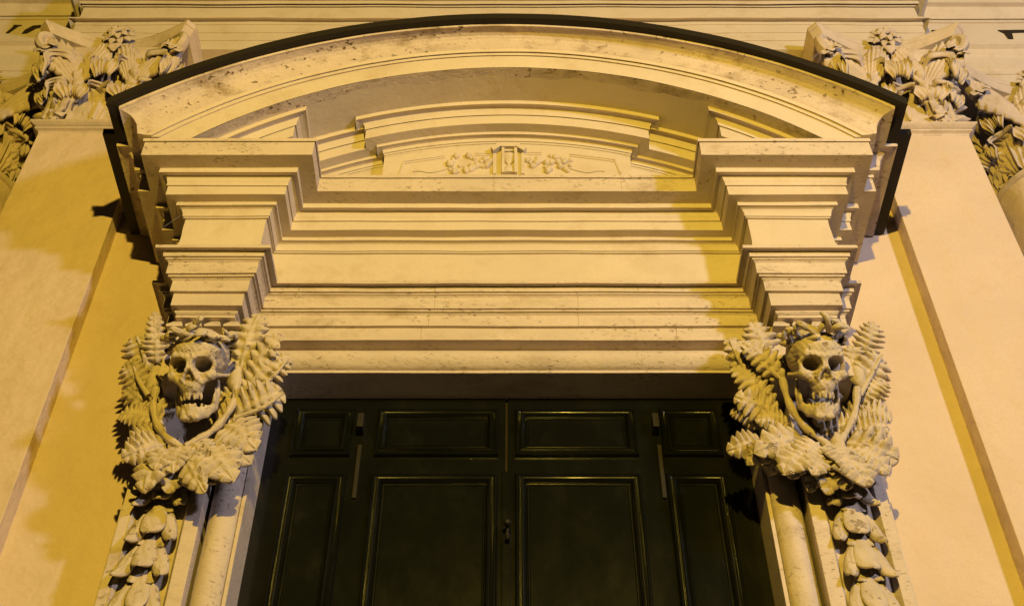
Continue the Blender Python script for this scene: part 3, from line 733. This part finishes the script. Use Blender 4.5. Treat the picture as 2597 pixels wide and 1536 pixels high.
def fan_mesh(name, m, nu=30, nv=33):
    Tt = []; Bk = []
    for i in range(nu):
        u = i / (nu - 1)
        for j in range(nv):
            v = 2 * j / (nv - 1) - 1; av = abs(v); w = .10 + .36 * u ** .8 - .10 * max(0, u - .8) * 5 * av
            f = abs(cos(v * pi * 3.5)); x = v * w * (1 + .10 * av * sin(2 * pi * 6 * u)); y = u * (1 - .16 * av ** 2 - .07 * (1 - f) * u)
            z = .10 * sin(pi * u * .8) + .07 * f * (.3 + .7 * u) - .20 * av ** 2 * u + .10 * max(0, u - .75) ** 2 * 8
            Tt.append((x, y, z)); Bk.append((x * .94, y * .985, z - .05))
    n = nu * nv; Fc = grid_faces(nu, nv, flip=True) + grid_faces(nu, nv, n)
    for i in range(nu - 1):
        a, b = i * nv, (i + 1) * nv; Fc.append((a, b, b + n, a + n)); Fc.append((b + nv - 1, a + nv - 1, a + nv - 1 + n, b + nv - 1 + n))
    for j in range(nv - 1): k = (nu - 1) * nv + j; Fc.append((k, k + 1, k + 1 + n, k + n))
    me = bpy.data.meshes.new(name); me.from_pydata(Tt + Bk, [], Fc); me.materials.append(m); me.shade_smooth(); return me
CAU = fan_mesh('caulis_leaf', M_CAPI)
PET = leaf_mesh('rosette_petal', M_CAPI, nl=2, wr=.62, arch=.22, curl=.5, lobe=.3, puff=.1, thick=.08, nu=14, nv=9, seed=4)

def spiral_pts(c, ux, uz, r0, r1, turns, a0, dirn, n=40, depth=0.0):
    return [c + (ux * cos(a0 + dirn * 2 * pi * turns * i / (n - 1)) + uz * sin(a0 + dirn * 2 * pi * turns * i / (n - 1))) * (r0 + (r1 - r0) * i / (n - 1)) + OUT * depth * i / (n - 1) for i in range(n)]

def capital(t, cx, cy, zb, zt, hw, kind, hat):
    """t: parent; cx centre, cy front plane (pilaster) or axis (column); hw half width/radius; zb..zt heights; hat: abacus half size"""
    H = zt - zb; ha = .105; zab = zt - ha
    def frame(a, f):      # a: direction angle from straight ahead, f: bell height fraction -> point on bell, outward normal
        nrm = Vector((sin(a), -cos(a), 0))
        if kind == 'col': return Vector((cx, cy, 0)) + nrm * (hw * (1 + .10 * f ** 2)) + UP * (zb + f * (zab - zb)), nrm
        raise ValueError
    if kind == 'pil':
        hb = zab - zb; prb = [(0.0, zb), (.005, zb + hb * .5), (.02, zb + hb * .8), (.06, zab - .04), (.075, zab - .02), (.075, zab)]
        t = sweep('capital', prb, [(cx - hw, 5.36), (cx - hw, cy), (cx + hw, cy), (cx + hw, 5.36)], M_CAPI, t, amp=0)
    else:
        hb = zab - zb; V = []; n = 32; prb = [(hw, zb), (hw * 1.0, zb + hb * .5), (hw * 1.08, zb + hb * .8), (hw * 1.2, zab - .02), (hw * 1.2, zab)]
        for k in range(n):
            a = 2 * pi * k / n; V += [(cx + r * cos(a), cy + r * sin(a), z) for r, z in prb]
        t = part('capital', V, grid_faces(n, len(prb), closed_u=True), M_CAPI, t, True)
    # abacus: concave sides, moulded edge
    def abacus_outline(k):
        pts = []; hh = hat + k; n = 15; cut = .055
        sides = [(Vector((-1, -1)), Vector((1, -1)))] if kind == 'pil' else [(Vector((-1, -1)), Vector((1, -1))), (Vector((1, -1)), Vector((1, 1))), (Vector((1, 1)), Vector((-1, 1))), (Vector((-1, 1)), Vector((-1, -1)))]
        res = []
        for a, b in sides:
            d = (b - a).normalized(); nrm = Vector((d.y, -d.x)); a_ = a * hh + d * cut; b_ = b * hh - d * cut
            for i in range(n):
                s = i / (n - 1); bow = .185 * sin(pi * s) ** 1.0; res.append(a_.lerp(b_, s) - nrm * bow * hat / .59)
        if kind == 'pil':
            back = hat * .9 ; res = [Vector((-hh + .0, 0.02)), Vector((-hh, -hh + cut))] + res + [Vector((hh, -hh + cut)), Vector((hh, .02))]
        return res
    prof = [(-.035, zab), (-.030, zab + .012), (-.020, zab + .03), (-.006, zab + .052), (-.004, zab + .062), (.004, zab + .066), (.012, zab + .08), (.012, zt)]
    V = []; ol = None
    yoff = cy if kind == 'col' else cy + (hat - .24)
    for (k, z) in prof:
        ol = abacus_outline(k); V += [(cx + p.x, min(yoff + p.y, 5.35 if kind == 'pil' else 99), z) for p in ol]
    m_ = len(ol); Fc = []
    for j in range(len(prof) - 1):
        for i in range(m_ if kind == 'col' else m_ - 1):
            a = j * m_ + i; b = j * m_ + (i + 1) % m_; Fc.append((a, b, b + m_, a + m_))
    Fc.append(tuple(reversed(range(m_)))); Fc.append(tuple(range((len(prof) - 1) * m_, len(prof) * m_)))
    part('abacus', V, Fc, M_CAPI, t)
    def put_leaf(me, base, nrm, w, hgt_, nm='acanthus_leaf', tilt=0.0, dep=None):
        x = UP.cross(nrm) * -1; x = Vector((-nrm.y, nrm.x, 0)) ; x.normalize()
        y = -nrm
        up = (UP + nrm * tilt).normalized()
        M = Matrix(((x.x * w, y.x * (dep or hgt_), up.x * hgt_, base.x), (x.y * w, y.y * (dep or hgt_), up.y * hgt_, base.y), (x.z * w, y.z * (dep or hgt_), up.z * hgt_, base.z), (0, 0, 0, 1)))
        inst(me, M, t, nm)
    hb = zab - zb
    if kind == 'pil':
        P0 = lambda x, f, d=0: Vector((cx + x, cy - d, zb + f * hb))
        for x in (-.19, .19): put_leaf(ACA, P0(x, -.01), OUT, .62, hb * .50, dep=.40)
        for sx in (-1, 1):
            put_leaf(ACA, P0(sx * (hw - .0), -.01), Vector((sx, -1, 0)).normalized(), .40, hb * .50, dep=.34)
            put_leaf(ACA, Vector((cx + sx * (hw), cy + .16, zb)), Vector((sx, 0, 0)), .55, hb * .50, dep=.36)
            put_leaf(ACB, P0(sx * (hw - .02), .05), Vector((sx, -1, 0)).normalized(), .52, hb * .80, tilt=.05, dep=.62)
        put_leaf(ACB, P0(0, .04), OUT, .62, hb * .80, dep=.52)
        for sx in (-1, 1): put_leaf(ACB, P0(sx * .02 + sx * .21, .10, -.01), OUT, .30, hb * .62, dep=.20)
        cor = lambda sx: Vector((cx + sx * (hat - .10), yoff - hat + .10, zab - .03)); caul = lambda sx: P0(sx * .195, .50, .05)
        faces = [(1, Vector((1, 0, 0)))]
    else:
        for k in range(-2, 3):
            a = (k + .5) * pi / 4; p, nr = frame(a, 0); put_leaf(ACA, p, nr, .58, hb * .54, dep=.46)
            a = k * pi / 4; p, nr = frame(a, 0.02); put_leaf(ACB, p + nr * .04, nr, .52, hb * .82, dep=.55)
        for kk in (-2.5, 2.5): p, nr = frame(kk * pi / 4, 0); put_leaf(ACA, p, nr, .58, hb * .54, dep=.46)
        cor = lambda sx: Vector((cx + sx * (hat - .10), yoff - hat + .10, zab - .03))
        caul = lambda sx: frame(sx * pi / 8, .52)[0] + OUT * .05
    # volutes, helices and their sheathing leaves
    for sx in (-1, 1):
        c = cor(sx); b = caul(sx); dg = Vector((sx, -1, 0)).normalized()
        ctrl = [b, b.lerp(c, .45) + UP * .06 + OUT * .02, c + dg * .03 + UP * -.02]
        cc = c + UP * -.075 + dg * .01
        sp = spline(ctrl, 14) + spiral_pts(cc, dg, UP, .088, .024, 1.35, pi / 2, -1, 30)
        tube('volute', sp, [.018 + .020 * min(1, i / 14) - .012 * max(0, (i - 20) / 20) for i in range(len(sp))], M_CAPI, t, 8, 1.3)
        inst(CAU, frame_mtx(b + UP * -.02 + OUT * .01, c + UP * -.03 + dg * -.02, Vector((-sx * .25, -1, .10)), .40, .40), t, 'caulis_leaf')
        hc = Vector((cx + sx * .075, (cy if kind == 'pil' else cy - hw * 1.1) - .10, zab - .06))
        inst(CAU, frame_mtx(b + UP * -.02 + OUT * .02, hc + OUT * .0, Vector((sx * .1, -1, .05)), .26, .30), t, 'caulis_leaf')
        tube('helix', spiral_pts(hc, Vector((-sx, 0, 0)), UP, .060, .015, 1.4, 2.2, -1, 26, .02), .014, M_CAPI, t, 7)
        tube('caulis_collar', [b + UP * -.10, b + UP * -.07, b + UP * -.04, b + UP * -.015, b + UP * .0], [.03, .036, .045, .052, .03], M_CAPI, t, 12)
        for k in range(3):       # leafy curls hanging below each volute
            bb = c + UP * (-.17 + .03 * k) + dg * (.0 + .01 * k)
            inst(PET, frame_mtx(bb, bb + Vector((sx * (.06 - .08 * k), -.07, -.055)), Vector((0, -1, .5)), .15, .10), t, 'leaf_curl')
    # rosette in the middle of the abacus
    ry = (yoff - hat + .185 * hat / .59) - .055; rc = Vector((cx, ry, zt - .045))
    for ring, (nP, r, d) in enumerate(((10, .125, 0), (7, .085, .03))):
        for k in range(nP):
            a = 2 * pi * (k + .5 * ring) / nP; dr = Vector((cos(a), 0, sin(a)))
            inst(PET, frame_mtx(rc + OUT * d + dr * .015, rc + OUT * (d + .035) + dr * r, Vector((0, -1, 0)) - dr * .2, .095, .11), t, 'rosette_petal')
    tube('rosette_heart', [rc + OUT * .055 + Vector((.035 * sin(s * 2.1 * pi) * (1 if s < .5 else 1), -.02 * sin(pi * s), .055 - .11 * s)) for s in np.linspace(0, 1, 18)], .017, M_CAPI, t, 8)
    inst(PET, frame_mtx(rc + UP * -.10, rc + UP * -.20 + OUT * .03, OUT, .16, .13), t, 'rosette_petal')

ZN = 5.045 * tn(323)          # underside of neck astragal
ZA = 8.10
def giant(sgn, label, dz):
    t = thing('giant_pilaster', label, 'pilaster', (sgn * 2.92, YS, GZ), 'giant pilasters')
    x0, x1 = (2.552, 3.29 if sgn < 0 else 3.225); a, b = (min(sgn * x0, sgn * x1), max(sgn * x0, sgn * x1)); cx = (a + b) / 2; hw = (b - a) / 2
    box('shaft', a, b, YS, 5.98, GZ, ZN - .02 + dz, M_WALL, t, .004)
    z = ZN + dz; pr = [(0, z - .05), (.004, z - .03), (.018, z - .024), (.026, z - .022), (.026, z - .006), (.014, z - .004)] + [(.022 + .040 * sin(pi * s), z + .062 * s) for s in np.linspace(0, 1, 8)] + [(.0, z + .064)]
    sweep('neck_astragal', pr, [(a, YW + .2), (a, YS), (b, YS), (b, YW + .2)], M_CAPI, t, amp=.001)
    capital(t, cx - (.045 if sgn > 0 else .02), YS + .01, z + .06, ZA + dz, hw - .02, 'pil', .575)
    return t
giant(-1, 'giant flat pilaster with leafy Corinthian capital left of the doorway', .012)
giant(1, 'giant flat pilaster with leafy Corinthian capital right of the doorway', -.018)
def column(sgn, label, dz):
    cx, cy, r = sgn * 4.06, 5.80, .37
    t = thing('corner_column', label, 'column', (cx, cy, GZ), 'columns at the picture edges'); n = 40
    def lathe(nm, pr, m):
        V = []
        for k in range(n):
            a = 2 * pi * k / n; V += [(cx + rr * cos(a), cy + rr * sin(a), z) for rr, z in pr]
        part(nm, V, grid_faces(n, len(pr), closed_u=True), m, t, True)
    zn = 7.12 + dz
    lathe('shaft', [(r * 1.1, GZ), (r * 1.06, 2.5), (r, zn - .1), (r + .005, zn - .06), (r + .02, zn - .03), (r + .02, zn)], M_WALL)
    lathe('neck_astragal', [(r + .02, zn)] + [(r + .022 + .03 * sin(pi * s), zn + .065 * s) for s in np.linspace(0, 1, 8)] + [(r - .02, zn + .067)], M_CAPI)
    capital(t, cx, cy, zn + .06, ZA + dz, r - .02, 'col', .60)
column(-1, 'round column with leafy capital at far left edge', .012)
column(1, 'round column with leafy capital at far right edge', -.018)

# ---------------------------------------------------------------- main entablature over the giant order
me_ = thing('facade_entablature', 'long moulded entablature with black letters running above the capitals', 'entablature', (0, YS, ZA))
C = trace([('v', 104), ('h', 102), ('v', 85), ('h', 83), ('v', 65), ('h', 63), ('v', 55), ('d', 51, -.015), ('d', 46, -.03), ('v', 43)], 5.08, 126)
XB, XBR = 3.38, 3.235
pc = [(5.08 - y, z) for y, z in C]
def run(name, prf, xa, xb, Yb, m, capx=None):
    pts = prf; sweep(name, pts, [(xa, Yb), (xb, Yb)], m, me_, seg=.15, amp=.003)
def run3(name, prf, m):   # centre with returns to the recessed bays
    sweep(name, prf, [(-XB, YR), (-XB, 5.08), (XBR, 5.08), (XBR, YR)], m, me_, seg=.15, amp=.003)
run3('architrave_band', [(-.115, pc[0][1])] + pc[:3], M_STUC); run3('architrave_band', pc[2:5], M_STUC); run3('architrave_band', pc[4:7], M_STUC)
run3('crown_fillet', pc[6:] + [(.012, pc[-1][1] + .002)], M_STUC)
z0 = pc[-1][1] + .002; yC = 5.08 - .012; G = trace([('v', 19), ('d', 17, -.015), ('v', 12), ('d', 10, -.02), ('v', 3), ('d', -8, -.05), ('d', -20, -.03), ('v', -60), ('h', -40), ('v', -90)], yC, 43)
g = [(5.08 - y, z) for y, z in G]; g[0] = (g[0][0], z0)
run3('tablet', g[:2], M_STUC); run3('upper_moulding', g[1:6], M_STUC); run3('upper_moulding', g[5:], M_STUC)
for s in (-1, 1):
    xa, xb = (-7.0, -XB) if s < 0 else (XBR, 7.0); dy = -4 if s < 0 else 4
    S_ = trace([('v', 186 + dy), ('h', 184 + dy), ('v', 173 + dy), ('d', 168 + dy, -.012), ('v', 142 + dy), ('d', 134 + dy, -.012), ('v', 131 + dy), ('d', 120 + dy, -.02), ('d', 108 + dy, -.035), ('v', 102 + dy)], YR, 206 + dy)
    q = [(YR - y, z) for y, z in S_]
    run('bay_architrave_band', [(-.5, q[0][1])] + q[:3], xa, xb, YR, M_STUC); run('bay_architrave_band', q[2:5], xa, xb, YR, M_STUC); run('bay_crown_moulding', q[4:] + [(0, q[-1][1] + .01)], xa, xb, YR, M_STUC)
    zq = q[-1][1] + .01
    U = trace([('d', 53 + dy, -.012), ('v', 46 + dy), ('d', 44 + dy, -.015), ('d', 35 + dy, -.02), ('d', 17 + dy, -.035), ('v', 14 + dy), ('d', 3 + dy, -.04), ('v', -10), ('d', -40, -.1)], YR, 56 + dy)
    u = [(YR - y, z) for y, z in U]
    run('inscription_frieze', [(0, zq), u[0]], xa, xb, YR, M_STUC); run('bay_upper_moulding', u, xa, xb, YR, M_STUC)
# painted letters whose lower ends vanish behind the moulding
def letter(polys):
    V = []; Fc = []
    for pl in polys:
        o0 = len(V); n = len(pl)
        ps = [at(x, y, YR - .010) for x, y in pl]
        V += [(p.x, YR - .010, p.z) for p in ps] + [(p.x, YR - .002, p.z) for p in ps]
        Fc += [tuple(range(o0, o0 + n)), tuple(reversed(range(o0 + n, o0 + 2 * n)))] + [(o0 + i, o0 + i + n, o0 + (i + 1) % n + n, o0 + (i + 1) % n) for i in range(n)]
    part('letter', V, Fc, M_LETT, me_)
def r6(pl): return [(2330 + .1752 * x, .1752 * y) for x, y in pl]
def l4(pl): return [(.1482 * x, .1482 * y) for x, y in pl]
letter([r6([(185, 437), (400, 437), (385, 452), (275, 472), (225, 502)]), r6([(520, 437), (590, 440), (632, 525), (620, 523), (560, 468)])])
letter([r6([(1145, 437), (1620, 432), (1800, 470), (1790, 500), (1520, 468), (1350, 472), (1372, 560), (1300, 558), (1240, 480)])])
letter([l4([(235, 428), (375, 430), (310, 445), (150, 560), (100, 562), (210, 470)])])
letter([l4([(560, 440), (700, 428), (690, 470), (620, 480), (460, 565), (370, 570), (430, 510)])])
# ---------------------------------------------------------------- end
print('objects', len(bpy.data.objects))
